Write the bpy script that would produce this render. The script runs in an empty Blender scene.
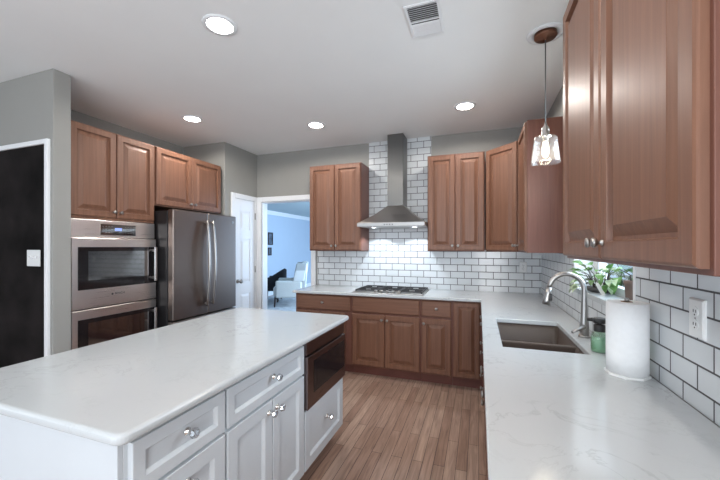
import bpy, bmesh, math, random
from mathutils import Vector, Matrix
random.seed(7)
PI = math.pi
S = bpy.context.scene
C = S.collection

# ------------------------------------------------------------------ camera
F_PX, YAW, CY, EYE = 337.1, math.radians(19.40), 246.8, 1.421
cam_d = bpy.data.cameras.new('camera')
cam_d.sensor_width = 36.0
cam_d.lens = F_PX / 720 * 36
cam_d.shift_y = (CY - 240) / 720
cam_d.clip_start = 0.02
cam = bpy.data.objects.new('camera', cam_d)
cam.location = (0, 0, EYE)
cam.rotation_euler = (PI / 2, 0, YAW)
C.objects.link(cam)
S.camera = cam

# ------------------------------------------------------------------ world, exposure, big lights
S.view_settings.view_transform = 'Standard'
S.view_settings.look = 'None'
S.view_settings.gamma = 1
S.view_settings.use_curve_mapping = False
S.view_settings.exposure = 0.0
world = bpy.data.worlds.new('sky')
S.world = world
world.use_nodes = True
bg = world.node_tree.nodes['Background']
bg.inputs[0].default_value = (0.55, 0.75, 1.0, 1)
bg.inputs[1].default_value = 1.3

def area(name, loc, target, sx, sy, power, col):
    d = bpy.data.lights.new(name, 'AREA')
    d.shape = 'RECTANGLE'; d.size = sx; d.size_y = sy; d.energy = power; d.color = col
    o = bpy.data.objects.new(name, d); C.objects.link(o)
    o.location = loc
    o.rotation_euler = (Vector(target) - Vector(loc)).to_track_quat('-Z', 'Y').to_euler()
    return o

area('fill_rear', (-2.2, -2.75, 1.2), (-2.1, 0.25, 4.0), 4.2, 2.2, 72, (0.90, 0.95, 1.0))  # added ambient fill from behind the camera, tilted up at the ceiling
area('fill_left', (-4.9, -0.8, 1.5), (0, 0.4, 2.2), 2.0, 1.5, 10, (0.86, 0.93, 1.0))  # added weak fill from the left; that wall has no window
area('fill_right', (0.60, -1.5, 1.6), (-2.8, 1.9, 1.8), 1.8, 1.4, 120, (0.94, 0.96, 1.0))  # invented source, brightens the left cabinets and the island's right face
area('daylight_sink_window', (1.05, 2.26, 1.85), (-0.4, 2.2, 0.9), 0.9, 1.0, 40, (0.75, 0.87, 1.0))
area('daylight_dining_window', (-1.35, 7.5, 1.5), (-5.6, 7.4, 1.2), 2.6, 1.8, 230, (0.50, 0.72, 1.0))

# ------------------------------------------------------------------ material helpers
def new_mat(name):
    m = bpy.data.materials.new(name); m.use_nodes = True
    nt = m.node_tree
    return m, nt, nt.nodes['Principled BSDF']

def setp(b, **k):
    for n, v in k.items():
        b.inputs[n.replace('_', ' ')].default_value = v

def plain(name, col, rough=0.5, metal=0.0, coat=0.0, noise=0.0, nscale=6.0, bump=0.0):
    m, nt, b = new_mat(name)
    setp(b, Base_Color=(*col, 1), Roughness=rough, Metallic=metal)
    b.inputs['Coat Weight'].default_value = coat
    tc = nt.nodes.new('ShaderNodeTexCoord')
    n = nt.nodes.new('ShaderNodeTexNoise'); n.inputs['Scale'].default_value = nscale; n.inputs['Detail'].default_value = 4
    nt.links.new(tc.outputs['Object'], n.inputs['Vector'])
    if noise > 0:
        r = nt.nodes.new('ShaderNodeValToRGB')
        lo = [c * (1 - noise) for c in col]; hi = [min(1, c * (1 + noise)) for c in col]
        r.color_ramp.elements[0].position = 0.3; r.color_ramp.elements[0].color = (*lo, 1)
        r.color_ramp.elements[1].position = 0.7; r.color_ramp.elements[1].color = (*hi, 1)
        nt.links.new(n.outputs['Fac'], r.inputs[0]); nt.links.new(r.outputs[0], b.inputs['Base Color'])
    if bump > 0:
        bp = nt.nodes.new('ShaderNodeBump'); bp.inputs['Strength'].default_value = bump; bp.inputs['Distance'].default_value = 0.002
        nt.links.new(n.outputs['Fac'], bp.inputs['Height']); nt.links.new(bp.outputs[0], b.inputs['Normal'])
    return m

def wood(name, dark, mid, light, axis='Z', rough=0.44):
    m, nt, b = new_mat(name)
    tc = nt.nodes.new('ShaderNodeTexCoord'); mp = nt.nodes.new('ShaderNodeMapping')
    sc = {'Z': (38, 38, 1.6), 'X': (1.6, 38, 38)}[axis]
    mp.inputs['Scale'].default_value = sc
    nt.links.new(tc.outputs['Object'], mp.inputs['Vector'])
    n = nt.nodes.new('ShaderNodeTexNoise'); n.inputs['Scale'].default_value = 1.0; n.inputs['Detail'].default_value = 5
    n.inputs['Roughness'].default_value = 0.6; n.inputs['Distortion'].default_value = 0.6
    nt.links.new(mp.outputs[0], n.inputs['Vector'])
    r = nt.nodes.new('ShaderNodeValToRGB')
    e = r.color_ramp.elements
    e[0].position = 0.28; e[0].color = (*dark, 1)
    e[1].position = 0.74; e[1].color = (*light, 1)
    k = e.new(0.5); k.color = (*mid, 1)
    nt.links.new(n.outputs['Fac'], r.inputs[0]); nt.links.new(r.outputs[0], b.inputs['Base Color'])
    setp(b, Roughness=rough)
    b.inputs['Specular IOR Level'].default_value = 0.38
    b.inputs['Coat Weight'].default_value = 0.12; b.inputs['Coat Roughness'].default_value = 0.32
    bp = nt.nodes.new('ShaderNodeBump'); bp.inputs['Strength'].default_value = 0.08; bp.inputs['Distance'].default_value = 0.002
    nt.links.new(n.outputs['Fac'], bp.inputs['Height']); nt.links.new(bp.outputs[0], b.inputs['Normal'])
    return m

def tile_mat(name, axis, off_u, off_z):
    m, nt, b = new_mat(name)
    tc = nt.nodes.new('ShaderNodeTexCoord'); sp = nt.nodes.new('ShaderNodeSeparateXYZ'); cb = nt.nodes.new('ShaderNodeCombineXYZ')
    nt.links.new(tc.outputs['Object'], sp.inputs[0])
    au = nt.nodes.new('ShaderNodeMath'); au.inputs[1].default_value = off_u
    az = nt.nodes.new('ShaderNodeMath'); az.inputs[1].default_value = off_z
    nt.links.new(sp.outputs[axis], au.inputs[0]); nt.links.new(sp.outputs['Z'], az.inputs[0])
    nt.links.new(au.outputs[0], cb.inputs['X']); nt.links.new(az.outputs[0], cb.inputs['Y'])
    br = nt.nodes.new('ShaderNodeTexBrick')
    br.inputs['Scale'].default_value = 1; br.inputs['Brick Width'].default_value = 0.157; br.inputs['Row Height'].default_value = 0.0785
    br.inputs['Mortar Size'].default_value = 0.0032; br.inputs['Mortar Smooth'].default_value = 0.05; br.inputs['Bias'].default_value = 0
    br.inputs['Color1'].default_value = (0.62, 0.65, 0.665, 1); br.inputs['Color2'].default_value = (0.67, 0.695, 0.71, 1)
    br.inputs['Mortar'].default_value = (0.07, 0.066, 0.07, 1)
    nt.links.new(cb.outputs[0], br.inputs['Vector']); nt.links.new(br.outputs['Color'], b.inputs['Base Color'])
    inv = nt.nodes.new('ShaderNodeMath'); inv.operation = 'SUBTRACT'; inv.inputs[0].default_value = 1
    nt.links.new(br.outputs['Fac'], inv.inputs[1])
    bp = nt.nodes.new('ShaderNodeBump'); bp.inputs['Strength'].default_value = 0.6; bp.inputs['Distance'].default_value = 0.003
    nt.links.new(inv.outputs[0], bp.inputs['Height']); nt.links.new(bp.outputs[0], b.inputs['Normal'])
    rr = nt.nodes.new('ShaderNodeMath'); rr.operation = 'MULTIPLY_ADD'; rr.inputs[1].default_value = 0.6; rr.inputs[2].default_value = 0.14
    nt.links.new(br.outputs['Fac'], rr.inputs[0]); nt.links.new(rr.outputs[0], b.inputs['Roughness'])
    return m

def floor_mat():
    m, nt, b = new_mat('oak_strip_floor')
    tc = nt.nodes.new('ShaderNodeTexCoord'); sp = nt.nodes.new('ShaderNodeSeparateXYZ'); cb = nt.nodes.new('ShaderNodeCombineXYZ')
    nt.links.new(tc.outputs['Object'], sp.inputs[0])
    nt.links.new(sp.outputs['Y'], cb.inputs['X']); nt.links.new(sp.outputs['X'], cb.inputs['Y'])
    br = nt.nodes.new('ShaderNodeTexBrick'); br.offset = 0.37; br.offset_frequency = 2
    br.inputs['Scale'].default_value = 1; br.inputs['Brick Width'].default_value = 0.85; br.inputs['Row Height'].default_value = 0.070
    br.inputs['Mortar Size'].default_value = 0.0016; br.inputs['Mortar Smooth'].default_value = 0.1
    br.inputs['Color1'].default_value = (0.36, 0.235, 0.180, 1); br.inputs['Color2'].default_value = (0.51, 0.375, 0.30, 1)
    br.inputs['Mortar'].default_value = (0.05, 0.03, 0.022, 1)
    nt.links.new(cb.outputs[0], br.inputs['Vector'])
    mp = nt.nodes.new('ShaderNodeMapping'); mp.inputs['Scale'].default_value = (45, 3.0, 1)
    nt.links.new(tc.outputs['Object'], mp.inputs['Vector'])
    n = nt.nodes.new('ShaderNodeTexNoise'); n.inputs['Scale'].default_value = 1; n.inputs['Detail'].default_value = 6; n.inputs['Distortion'].default_value = 1.2
    nt.links.new(mp.outputs[0], n.inputs['Vector'])
    r = nt.nodes.new('ShaderNodeValToRGB')
    r.color_ramp.elements[0].position = 0.3; r.color_ramp.elements[0].color = (0.62, 0.58, 0.56, 1)
    r.color_ramp.elements[1].position = 0.7; r.color_ramp.elements[1].color = (1.1, 1.08, 1.06, 1)
    nt.links.new(n.outputs['Fac'], r.inputs[0])
    mx = nt.nodes.new('ShaderNodeMix'); mx.data_type = 'RGBA'; mx.blend_type = 'MULTIPLY'; mx.inputs['Factor'].default_value = 1
    nt.links.new(br.outputs['Color'], mx.inputs['A']); nt.links.new(r.outputs[0], mx.inputs['B'])
    nt.links.new(mx.outputs['Result'], b.inputs['Base Color'])
    setp(b, Roughness=0.3)
    b.inputs['Coat Weight'].default_value = 0.2; b.inputs['Coat Roughness'].default_value = 0.15
    bp = nt.nodes.new('ShaderNodeBump'); bp.inputs['Strength'].default_value = 0.15; bp.inputs['Distance'].default_value = 0.001
    inv = nt.nodes.new('ShaderNodeMath'); inv.operation = 'SUBTRACT'; inv.inputs[0].default_value = 1
    nt.links.new(br.outputs['Fac'], inv.inputs[1]); nt.links.new(inv.outputs[0], bp.inputs['Height'])
    nt.links.new(bp.outputs[0], b.inputs['Normal'])
    return m

def quartz():
    m, nt, b = new_mat('white_quartz')
    tc = nt.nodes.new('ShaderNodeTexCoord')
    n = nt.nodes.new('ShaderNodeTexNoise'); n.inputs['Scale'].default_value = 4.2; n.inputs['Detail'].default_value = 8
    n.inputs['Roughness'].default_value = 0.62; n.inputs['Distortion'].default_value = 1.6
    nt.links.new(tc.outputs['Object'], n.inputs['Vector'])
    r = nt.nodes.new('ShaderNodeValToRGB'); e = r.color_ramp.elements
    e[0].position = 0.470; e[0].color = (0, 0, 0, 1); e[1].position = 0.512; e[1].color = (0, 0, 0, 1)
    k = e.new(0.491); k.color = (1, 1, 1, 1)
    nt.links.new(n.outputs['Fac'], r.inputs[0])
    n2 = nt.nodes.new('ShaderNodeTexNoise'); n2.inputs['Scale'].default_value = 2.1; n2.inputs['Detail'].default_value = 3
    nt.links.new(tc.outputs['Object'], n2.inputs['Vector'])
    r2 = nt.nodes.new('ShaderNodeValToRGB'); r2.color_ramp.elements[0].position = 0.42; r2.color_ramp.elements[1].position = 0.68
    nt.links.new(n2.outputs['Fac'], r2.inputs[0])
    mu = nt.nodes.new('ShaderNodeMath'); mu.operation = 'MULTIPLY'
    nt.links.new(r.outputs[0], mu.inputs[0]); nt.links.new(r2.outputs[0], mu.inputs[1])
    mu2 = nt.nodes.new('ShaderNodeMath'); mu2.operation = 'MULTIPLY'; mu2.inputs[1].default_value = 0.62
    nt.links.new(mu.outputs[0], mu2.inputs[0])
    mx = nt.nodes.new('ShaderNodeMix'); mx.data_type = 'RGBA'
    mx.inputs['A'].default_value = (0.545, 0.57, 0.58, 1); mx.inputs['B'].default_value = (0.33, 0.34, 0.35, 1)
    nt.links.new(mu2.outputs[0], mx.inputs['Factor']); nt.links.new(mx.outputs['Result'], b.inputs['Base Color'])
    setp(b, Roughness=0.14)
    return m

def emit(name, col, strength):
    m, nt, b = new_mat(name)
    setp(b, Base_Color=(*col, 1), Roughness=0.5)
    b.inputs['Emission Color'].default_value = (*col, 1); b.inputs['Emission Strength'].default_value = strength
    return m

def glassy(name, tint, mixf=0.12, rough=0.03, edge=0.6, haze=0.0):
    m = bpy.data.materials.new(name); m.use_nodes = True
    nt = m.node_tree; nt.nodes.clear()
    o = nt.nodes.new('ShaderNodeOutputMaterial'); t = nt.nodes.new('ShaderNodeBsdfTransparent'); g = nt.nodes.new('ShaderNodeBsdfGlossy')
    t.inputs[0].default_value = (*tint, 1); g.inputs['Roughness'].default_value = rough
    lw = nt.nodes.new('ShaderNodeLayerWeight'); lw.inputs['Blend'].default_value = 0.35
    ma = nt.nodes.new('ShaderNodeMath'); ma.operation = 'MULTIPLY_ADD'; ma.inputs[1].default_value = edge; ma.inputs[2].default_value = mixf * 0.5
    nt.links.new(lw.outputs['Facing'], ma.inputs[0])
    mx = nt.nodes.new('ShaderNodeMixShader')
    nt.links.new(ma.outputs[0], mx.inputs[0]); nt.links.new(t.outputs[0], mx.inputs[1]); nt.links.new(g.outputs[0], mx.inputs[2])
    out = mx
    if haze:
        df = nt.nodes.new('ShaderNodeBsdfTranslucent'); df.inputs[0].default_value = (0.9, 0.9, 0.9, 1)
        tc = nt.nodes.new('ShaderNodeTexCoord'); n = nt.nodes.new('ShaderNodeTexNoise'); n.inputs['Scale'].default_value = 90
        nt.links.new(tc.outputs['Object'], n.inputs['Vector'])
        mh = nt.nodes.new('ShaderNodeMath'); mh.operation = 'MULTIPLY'; mh.inputs[1].default_value = haze * 2
        nt.links.new(n.outputs['Fac'], mh.inputs[0])
        out = nt.nodes.new('ShaderNodeMixShader')
        nt.links.new(mh.outputs[0], out.inputs[0]); nt.links.new(mx.outputs[0], out.inputs[1]); nt.links.new(df.outputs[0], out.inputs[2])
    nt.links.new(out.outputs[0], o.inputs[0])
    return m

def brushed(name, col, rough, axis='X'):
    m, nt, b = new_mat(name)
    setp(b, Base_Color=(*col, 1), Metallic=1.0)
    tc = nt.nodes.new('ShaderNodeTexCoord'); mp = nt.nodes.new('ShaderNodeMapping')
    mp.inputs['Scale'].default_value = (2, 2, 300) if axis == 'X' else (300, 300, 2)
    n = nt.nodes.new('ShaderNodeTexNoise'); n.inputs['Scale'].default_value = 1; n.inputs['Detail'].default_value = 2
    nt.links.new(tc.outputs['Object'], mp.inputs[0]); nt.links.new(mp.outputs[0], n.inputs['Vector'])
    ma = nt.nodes.new('ShaderNodeMath'); ma.operation = 'MULTIPLY_ADD'; ma.inputs[1].default_value = 0.14; ma.inputs[2].default_value = rough - 0.07
    nt.links.new(n.outputs['Fac'], ma.inputs[0]); nt.links.new(ma.outputs[0], b.inputs['Roughness'])
    return m

M = {}
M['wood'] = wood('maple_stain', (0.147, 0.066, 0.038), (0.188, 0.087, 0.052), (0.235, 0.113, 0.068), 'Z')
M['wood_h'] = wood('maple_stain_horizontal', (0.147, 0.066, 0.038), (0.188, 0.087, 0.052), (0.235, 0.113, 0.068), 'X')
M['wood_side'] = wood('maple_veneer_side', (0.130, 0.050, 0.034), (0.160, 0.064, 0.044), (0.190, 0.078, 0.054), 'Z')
M['wood_toe'] = plain('dark_toe_kick', (0.16, 0.055, 0.04), 0.5, noise=0.15)
M['paint'] = plain('white_cabinet_paint', (0.60, 0.635, 0.66), 0.35, noise=0.015)
M['quartz'] = quartz()
M['wall'] = plain('grey_wall_paint', (0.30, 0.295, 0.275), 0.85, noise=0.02, nscale=3, bump=0.05)
M['ceil'] = plain('ceiling_paint', (0.84, 0.845, 0.84), 0.9, noise=0.01, nscale=3)
M['trim'] = plain('white_trim_paint', (0.80, 0.81, 0.82), 0.35)
M['floor'] = floor_mat()
M['tile_back'] = tile_mat('subway_tile_back', 'X', 3.14, -0.914 + 7.85 - 0.061)
M['tile_right'] = tile_mat('subway_tile_right', 'Y', 3.1365, -0.914 + 7.85 - 0.061)
M['steel'] = brushed('brushed_stainless', (0.78, 0.72, 0.69), 0.30)
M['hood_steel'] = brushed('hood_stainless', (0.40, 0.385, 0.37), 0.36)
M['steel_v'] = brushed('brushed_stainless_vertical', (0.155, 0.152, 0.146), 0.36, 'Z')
M['dark_steel'] = brushed('dark_stainless', (0.235, 0.195, 0.173), 0.38, 'Z')
M['micro'] = brushed('stainless_wood_reflection', (0.26, 0.20, 0.19), 0.30)  # brown reflection of the wood floor painted into the steel colour
M['chrome'] = plain('polished_nickel', (0.78, 0.76, 0.73), 0.14, 1.0)
M['nickel'] = plain('brushed_nickel', (0.38, 0.365, 0.35), 0.28, 1.0)
M['black'] = plain('black_plastic', (0.015, 0.014, 0.015), 0.35)
M['black_glass'] = plain('black_oven_glass', (0.012, 0.010, 0.011), 0.05)
_b = M['black_glass'].node_tree.nodes['Principled BSDF']; _b.inputs['IOR'].default_value = 2.9
M['dark_glass'] = plain('black_microwave_glass', (0.012, 0.010, 0.011), 0.08)
M['iron'] = plain('cast_iron', (0.03, 0.03, 0.032), 0.55, noise=0.2, nscale=60)
M['sink'] = plain('brown_composite_sink', (0.085, 0.062, 0.050), 0.42, noise=0.12, nscale=200)
M['chalk'] = plain('chalkboard_black', (0.011, 0.009, 0.009), 0.8, noise=0.75, nscale=3.2)
M['chalk'].node_tree.nodes['Principled BSDF'].inputs['Specular IOR Level'].default_value = 0.12
M['lamp'] = emit('recessed_lamp_glow', (1.0, 0.98, 0.95), 9.0)
M['bulb'] = emit('bulb_glow', (1.0, 0.88, 0.70), 5.0)
M['led'] = emit('hood_lamp_glow', (0.86, 0.93, 1.0), 8.0)
M['screen'] = emit('clock_display_glow', (0.25, 0.33, 0.75), 0.7)
M['clear'] = glassy('clear_glass', (0.97, 0.98, 0.98), 0.02, 0.12, 0.16, 0.03)
M['pane'] = glassy('window_glass', (0.97, 0.99, 1.0), 0.06)
M['green_glass'] = glassy('green_soap', (0.72, 0.88, 0.76), 0.2, 0.1)
M['soap'] = plain('green_liquid_soap', (0.45, 0.64, 0.50), 0.25)
M['crystal'] = glassy('crystal_knob', (0.86, 0.88, 0.90), 0.4)
M['paper'] = plain('paper_towel', (0.84, 0.85, 0.85), 0.95, noise=0.02, nscale=60, bump=0.4)
M['card'] = plain('cardboard', (0.30, 0.18, 0.11), 0.8)
M['plate'] = plain('white_plastic_plate', (0.76, 0.77, 0.76), 0.35)
M['key'] = plain('grey_key_print', (0.25, 0.25, 0.26), 0.5)
M['slot'] = plain('dark_slot', (0.05, 0.05, 0.05), 0.6)
M['bronze'] = plain('oil_rubbed_bronze', (0.20, 0.085, 0.05), 0.4, 0.6)
M['cord'] = plain('grey_cord', (0.13, 0.13, 0.13), 0.6)
M['leaf'] = plain('green_leaf', (0.10, 0.22, 0.055), 0.45, noise=0.5, nscale=18)
M['leaf_pale'] = plain('pale_variegated_leaf', (0.42, 0.52, 0.33), 0.45, noise=0.4, nscale=25)
M['pot'] = plain('brown_clay_pot', (0.17, 0.115, 0.09), 0.7, noise=0.15, nscale=30)
M['dish'] = plain('dark_planter', (0.07, 0.065, 0.06), 0.5)
M['soil'] = plain('potting_soil', (0.03, 0.02, 0.014), 0.95, noise=0.4, nscale=80)
M['stem'] = plain('brown_stem', (0.05, 0.035, 0.025), 0.7)
M['blue_wall'] = plain('pale_blue_wall', (0.50, 0.58, 0.68), 0.85, noise=0.01)
M['teal_ceil'] = plain('far_ceiling_bounce_tint', (0.42, 0.50, 0.52), 0.9)  # teal cast of bounced light put into the ceiling colour
M['linen'] = plain('pale_linen', (0.66, 0.66, 0.62), 0.9, noise=0.06, nscale=90)
M['dark_fabric'] = plain('black_fabric', (0.018, 0.018, 0.022), 0.85, noise=0.2, nscale=60)
M['dark_wood'] = plain('espresso_wood', (0.035, 0.02, 0.014), 0.4)
M['photo'] = plain('grey_print', (0.10, 0.12, 0.15), 0.4, noise=0.6, nscale=9)
M['vent_dark'] = plain('vent_shadow_duct', (0.10, 0.10, 0.10), 0.8)
M['rug'] = plain('pale_rug', (0.5, 0.5, 0.5), 0.95, noise=0.25, nscale=9)
M['ground'] = plain('lawn', (0.06, 0.13, 0.035), 0.95, noise=0.4, nscale=8)

# striped upholstery
def stripes():
    m, nt, b = new_mat('striped_linen')
    tc = nt.nodes.new('ShaderNodeTexCoord'); w = nt.nodes.new('ShaderNodeTexWave')
    w.bands_direction = 'X'; w.inputs['Scale'].default_value = 6
    nt.links.new(tc.outputs['Object'], w.inputs['Vector'])
    r = nt.nodes.new('ShaderNodeValToRGB'); r.color_ramp.elements[0].position = 0.45; r.color_ramp.elements[1].position = 0.55
    r.color_ramp.elements[0].color = (0.72, 0.72, 0.69, 1); r.color_ramp.elements[1].color = (0.42, 0.43, 0.42, 1)
    nt.links.new(w.outputs['Fac'], r.inputs[0]); nt.links.new(r.outputs[0], b.inputs['Base Color'])
    setp(b, Roughness=0.9)
    return m
M['stripe'] = stripes()

# ------------------------------------------------------------------ mesh helpers
class MB:
    def __init__(s):
        s.v = []; s.f = []; s.sm = []
    def add(s, vs, fs, smooth=False):
        o = len(s.v); s.v += [tuple(v) for v in vs]
        for f in fs:
            s.f.append([i + o for i in f]); s.sm.append(smooth)
        return s
    def box(s, x0, x1, y0, y1, z0, z1):
        v = [(x0, y0, z0), (x1, y0, z0), (x1, y1, z0), (x0, y1, z0), (x0, y0, z1), (x1, y0, z1), (x1, y1, z1), (x0, y1, z1)]
        return s.add(v, [(0, 3, 2, 1), (4, 5, 6, 7), (0, 1, 5, 4), (1, 2, 6, 5), (2, 3, 7, 6), (3, 0, 4, 7)])
    def prism(s, poly, z0, z1, smooth=False):
        n = len(poly)
        v = [(x, y, z0) for x, y in poly] + [(x, y, z1) for x, y in poly]
        s.add(v, [tuple(range(n - 1, -1, -1)), tuple(range(n, 2 * n))])
        o = len(s.v) - 2 * n
        for i in range(n):
            j = (i + 1) % n
            s.f.append([o + i, o + j, o + n + j, o + n + i]); s.sm.append(smooth)
        return s
    def rings(s, rl, closed_ends=True, smooth=True, loop=False):
        n = len(rl[0]); o = len(s.v)
        for r in rl: s.v += [tuple(p) for p in r]
        m = len(rl)
        for k in range(m - 1 + (1 if loop else 0)):
            a = o + k * n; b = o + ((k + 1) % m) * n
            for i in range(n):
                j = (i + 1) % n
                s.f.append([a + i, a + j, b + j, b + i]); s.sm.append(smooth)
        if closed_ends and not loop:
            s.f.append([o + i for i in range(n - 1, -1, -1)]); s.sm.append(False)
            s.f.append([o + (m - 1) * n + i for i in range(n)]); s.sm.append(False)
        return s
    def lathe(s, prof, c=(0, 0, 0), axis='z', seg=24, smooth=True, ends=True):
        rl = []
        for r, h in prof:
            ring = []
            for i in range(seg):
                a = 2 * PI * i / seg
                p, q = r * math.cos(a), r * math.sin(a)
                if axis == 'z': ring.append((c[0] + p, c[1] + q, c[2] + h))
                elif axis == 'y': ring.append((c[0] + q, c[1] + h, c[2] + p))
                else: ring.append((c[0] + h, c[1] + p, c[2] + q))
            rl.append(ring)
        return s.rings(rl, ends, smooth)
    def tube(s, pts, r, seg=10, smooth=True):
        pts = [Vector(p) for p in pts]; rl = []
        up = Vector((0.31, 0.17, 0.93)).normalized()
        for i, p in enumerate(pts):
            t = (pts[min(i + 1, len(pts) - 1)] - pts[max(i - 1, 0)]).normalized()
            if i == 0:
                a = t.cross(up)
                if a.length < 0.05: a = t.cross(Vector((1, 0, 0)))
            else:
                a = a - t * a.dot(t)
            a.normalize(); b = t.cross(a)
            rr = r[i] if isinstance(r, (list, tuple)) else r
            rl.append([p + (a * math.cos(2 * PI * k / seg) + b * math.sin(2 * PI * k / seg)) * rr for k in range(seg)])
        return s.rings(rl, True, smooth)
    def panel(s, x0, x1, z0, z1, t, rl, y=0.0):
        """slab in the xz plane, back at y, front at y - t; rl = rings (inset, depth below the front)"""
        rs = [[(x0, y, z0), (x1, y, z0), (x1, y, z1), (x0, y, z1)]]
        for i, d in rl:
            rs.append([(x0 + i, y - t + d, z0 + i), (x1 - i, y - t + d, z0 + i), (x1 - i, y - t + d, z1 - i), (x0 + i, y - t + d, z1 - i)])
        return s.rings(rs, True, False)
    def build(s, name, mat, parent=None, loc=(0, 0, 0), rot=(0, 0, 0), bevel=0.0, seg=2, sub=0):
        me = bpy.data.meshes.new(name)
        me.from_pydata(s.v, [], s.f)
        me.polygons.foreach_set('use_smooth', s.sm)
        bm = bmesh.new(); bm.from_mesh(me)
        bmesh.ops.recalc_face_normals(bm, faces=bm.faces)
        bm.to_mesh(me); bm.free()
        me.materials.append(mat); me.update()
        o = bpy.data.objects.new(name, me); C.objects.link(o)
        o.parent = parent; o.location = loc; o.rotation_euler = rot
        if bevel > 0:
            b = o.modifiers.new('bevel', 'BEVEL'); b.width = bevel; b.segments = seg; b.limit_method = 'ANGLE'; b.angle_limit = math.radians(40)
        if sub:
            u = o.modifiers.new('sub', 'SUBSURF'); u.levels = sub; u.render_levels = sub
        return o

def tag(o, label, cat, group=None, kind=None):
    o['label'] = label; o['category'] = cat
    if group: o['group'] = group
    if kind: o['kind'] = kind
    return o
def thing(name, label, cat, loc=(0, 0, 0), rz=0.0, group=None):
    o = bpy.data.objects.new(name, None); C.objects.link(o)
    o.empty_display_size = 0.1
    o.location = loc; o.rotation_euler = (0, 0, rz)
    return tag(o, label, cat, group)
def struct(name, mb, mat, label, cat, bevel=0.0):
    o = mb.build(name, mat, bevel=bevel)
    return tag(o, label, cat, None, 'structure')
def sub(o, label):
    o['label'] = label; return o

# ------------------------------------------------------------------ key planes
D, W, ZC = 4.116, 0.650, 2.750          # back wall, right wall, ceiling
XL, ALC = -3.030, -3.720                # left wall past the fridge, back of the appliance alcove
ZCT, SL = 0.914, 0.030                  # worktop height and thickness
ZU, ZT = 1.372, 2.433                   # wall cabinets
YR = -3.0                               # rear of the room
WY0, WY1, WZ0, WZ1 = 1.775, 2.765, 1.135, 2.28   # window over the sink
DX0, DX1, DZ = -2.950, -2.150, 2.065    # doorway

# ------------------------------------------------------------------ structure
struct('floor', MB().box(-6.0, 0.85, YR, 10.2, -0.06, 0), M['floor'], 'oak strip hardwood floor running toward the back cabinets', 'floor')
struct('ceiling', MB().box(-5.2, 0.85, YR - 0.1, D + 0.06, ZC, ZC + 0.06), M['ceil'], 'smooth white kitchen ceiling with recessed lights', 'ceiling')
mb = MB()
mb.box(ALC - 0.1, DX0, D, D + 0.12, 0, ZC).box(DX1, W + 0.15, D, D + 0.12, 0, ZC).box(DX0, DX1, D, D + 0.12, DZ, ZC)
struct('wall_back', mb, M['wall'], 'grey back wall with the doorway opening and tiled hood area', 'wall')
mb = MB()
mb.box(W, W + 0.15, YR, WY0, 0, ZC).box(W, W + 0.15, WY1, D, 0, ZC).box(W, W + 0.15, WY0, WY1, 0, WZ0 - 0.030).box(W, W + 0.15, WY0, WY1, WZ1, ZC)
struct('wall_right', mb, M['wall'], 'right kitchen wall with the window over the sink', 'wall')
mb = MB().box(-5.1, -2.985, 1.606, 1.724, 0, ZC)
struct('wall_left', mb, M['wall'], 'grey wall stub carrying the framed chalkboard, left of the ovens', 'wall', 0.004)
struct('wall_alcove', MB().box(ALC - 0.1, ALC, 1.728, 3.455, 0, ZC), M['wall'], 'grey wall behind the oven tower and refrigerator', 'wall')
struct('wall_pantry', MB().box(ALC, XL, 3.455, D, 0, ZC), M['wall'], 'grey wall around the white pantry door', 'wall', 0.004)
struct('wall_rear', MB().box(-5.1, -4.4, YR - 0.1, YR, 0, ZC).box(0.0, W, YR - 0.1, YR, 0, ZC).box(-4.4, 0.0, YR - 0.1, YR, 2.5, ZC), M['wall'], 'rear wall behind the camera with patio door opening', 'wall')
struct('wall_far_left', MB().box(-5.2, -5.1, YR, 1.728, 0, ZC), M['wall'], 'outer left wall of the breakfast area', 'wall')
# tile
T = 0.008
mb = MB()
mb.box(-2.055, W, D - T, D, ZCT, ZU + 0.01).box(-1.324, -0.540, D - T, D, ZU + 0.01, ZC)
struct('wall_tile_back', mb, M['tile_back'], 'white subway tile with dark grout behind the cooktop and hood', 'wall tile')
mb = MB()
mb.box(W - T, W, -0.6, WY0, ZCT, ZU + 0.01).box(W - T, W, WY0, WY1, ZCT, WZ0 - 0.030).box(W - T, W, WY1, D - T, ZCT, ZU + 0.01)
struct('wall_tile_right', mb, M['tile_right'], 'white subway tile with dark grout behind the sink counter', 'wall tile')

# doorway casing
mb = MB()
cw = 0.068
mb.box(DX0 - cw, DX0, D - 0.02, D, 0, DZ + cw).box(DX1, DX1 + cw, D - 0.02, D, 0, DZ + cw).box(DX0, DX1, D - 0.02, D, DZ, DZ + cw)
mb.box(DX0, DX0 + 0.012, D, D + 0.12, 0, DZ).box(DX1 - 0.012, DX1, D, D + 0.12, 0, DZ).box(DX0 + 0.012, DX1 - 0.012, D, D + 0.12, DZ - 0.012, DZ)
struct('trim_1', mb, M['trim'], 'white casing around the open doorway in the back wall', 'door trim', 0.004)
# pantry door (left wall)
PY0, PY1, PZ = 3.625, 4.045, 2.065
mb = MB()
mb.box(XL, XL + 0.02, PY0 - 0.065, PY0, 0, PZ + 0.065).box(XL, XL + 0.02, PY1, PY1 + 0.055, 0, PZ + 0.065).box(XL, XL + 0.02, PY0, PY1, PZ, PZ + 0.065)
struct('trim_2', mb, M['trim'], 'white casing around the pantry door', 'door trim', 0.004)
pd = thing('door_1', 'white panelled pantry door beside the refrigerator', 'door', (XL + 0.001, PY0 + 0.004, 0.008), PI / 2)
pd['kind'] = 'structure'
w, h = PY1 - PY0 - 0.008, PZ - 0.012
PR = [(0.0, 0.0)]
mb = MB().box(0, w, -0.006, 0, 0, h)
st = 0.105
zs = [(0.22, 0.78), (0.93, 1.52), (1.64, 1.90)]
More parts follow.
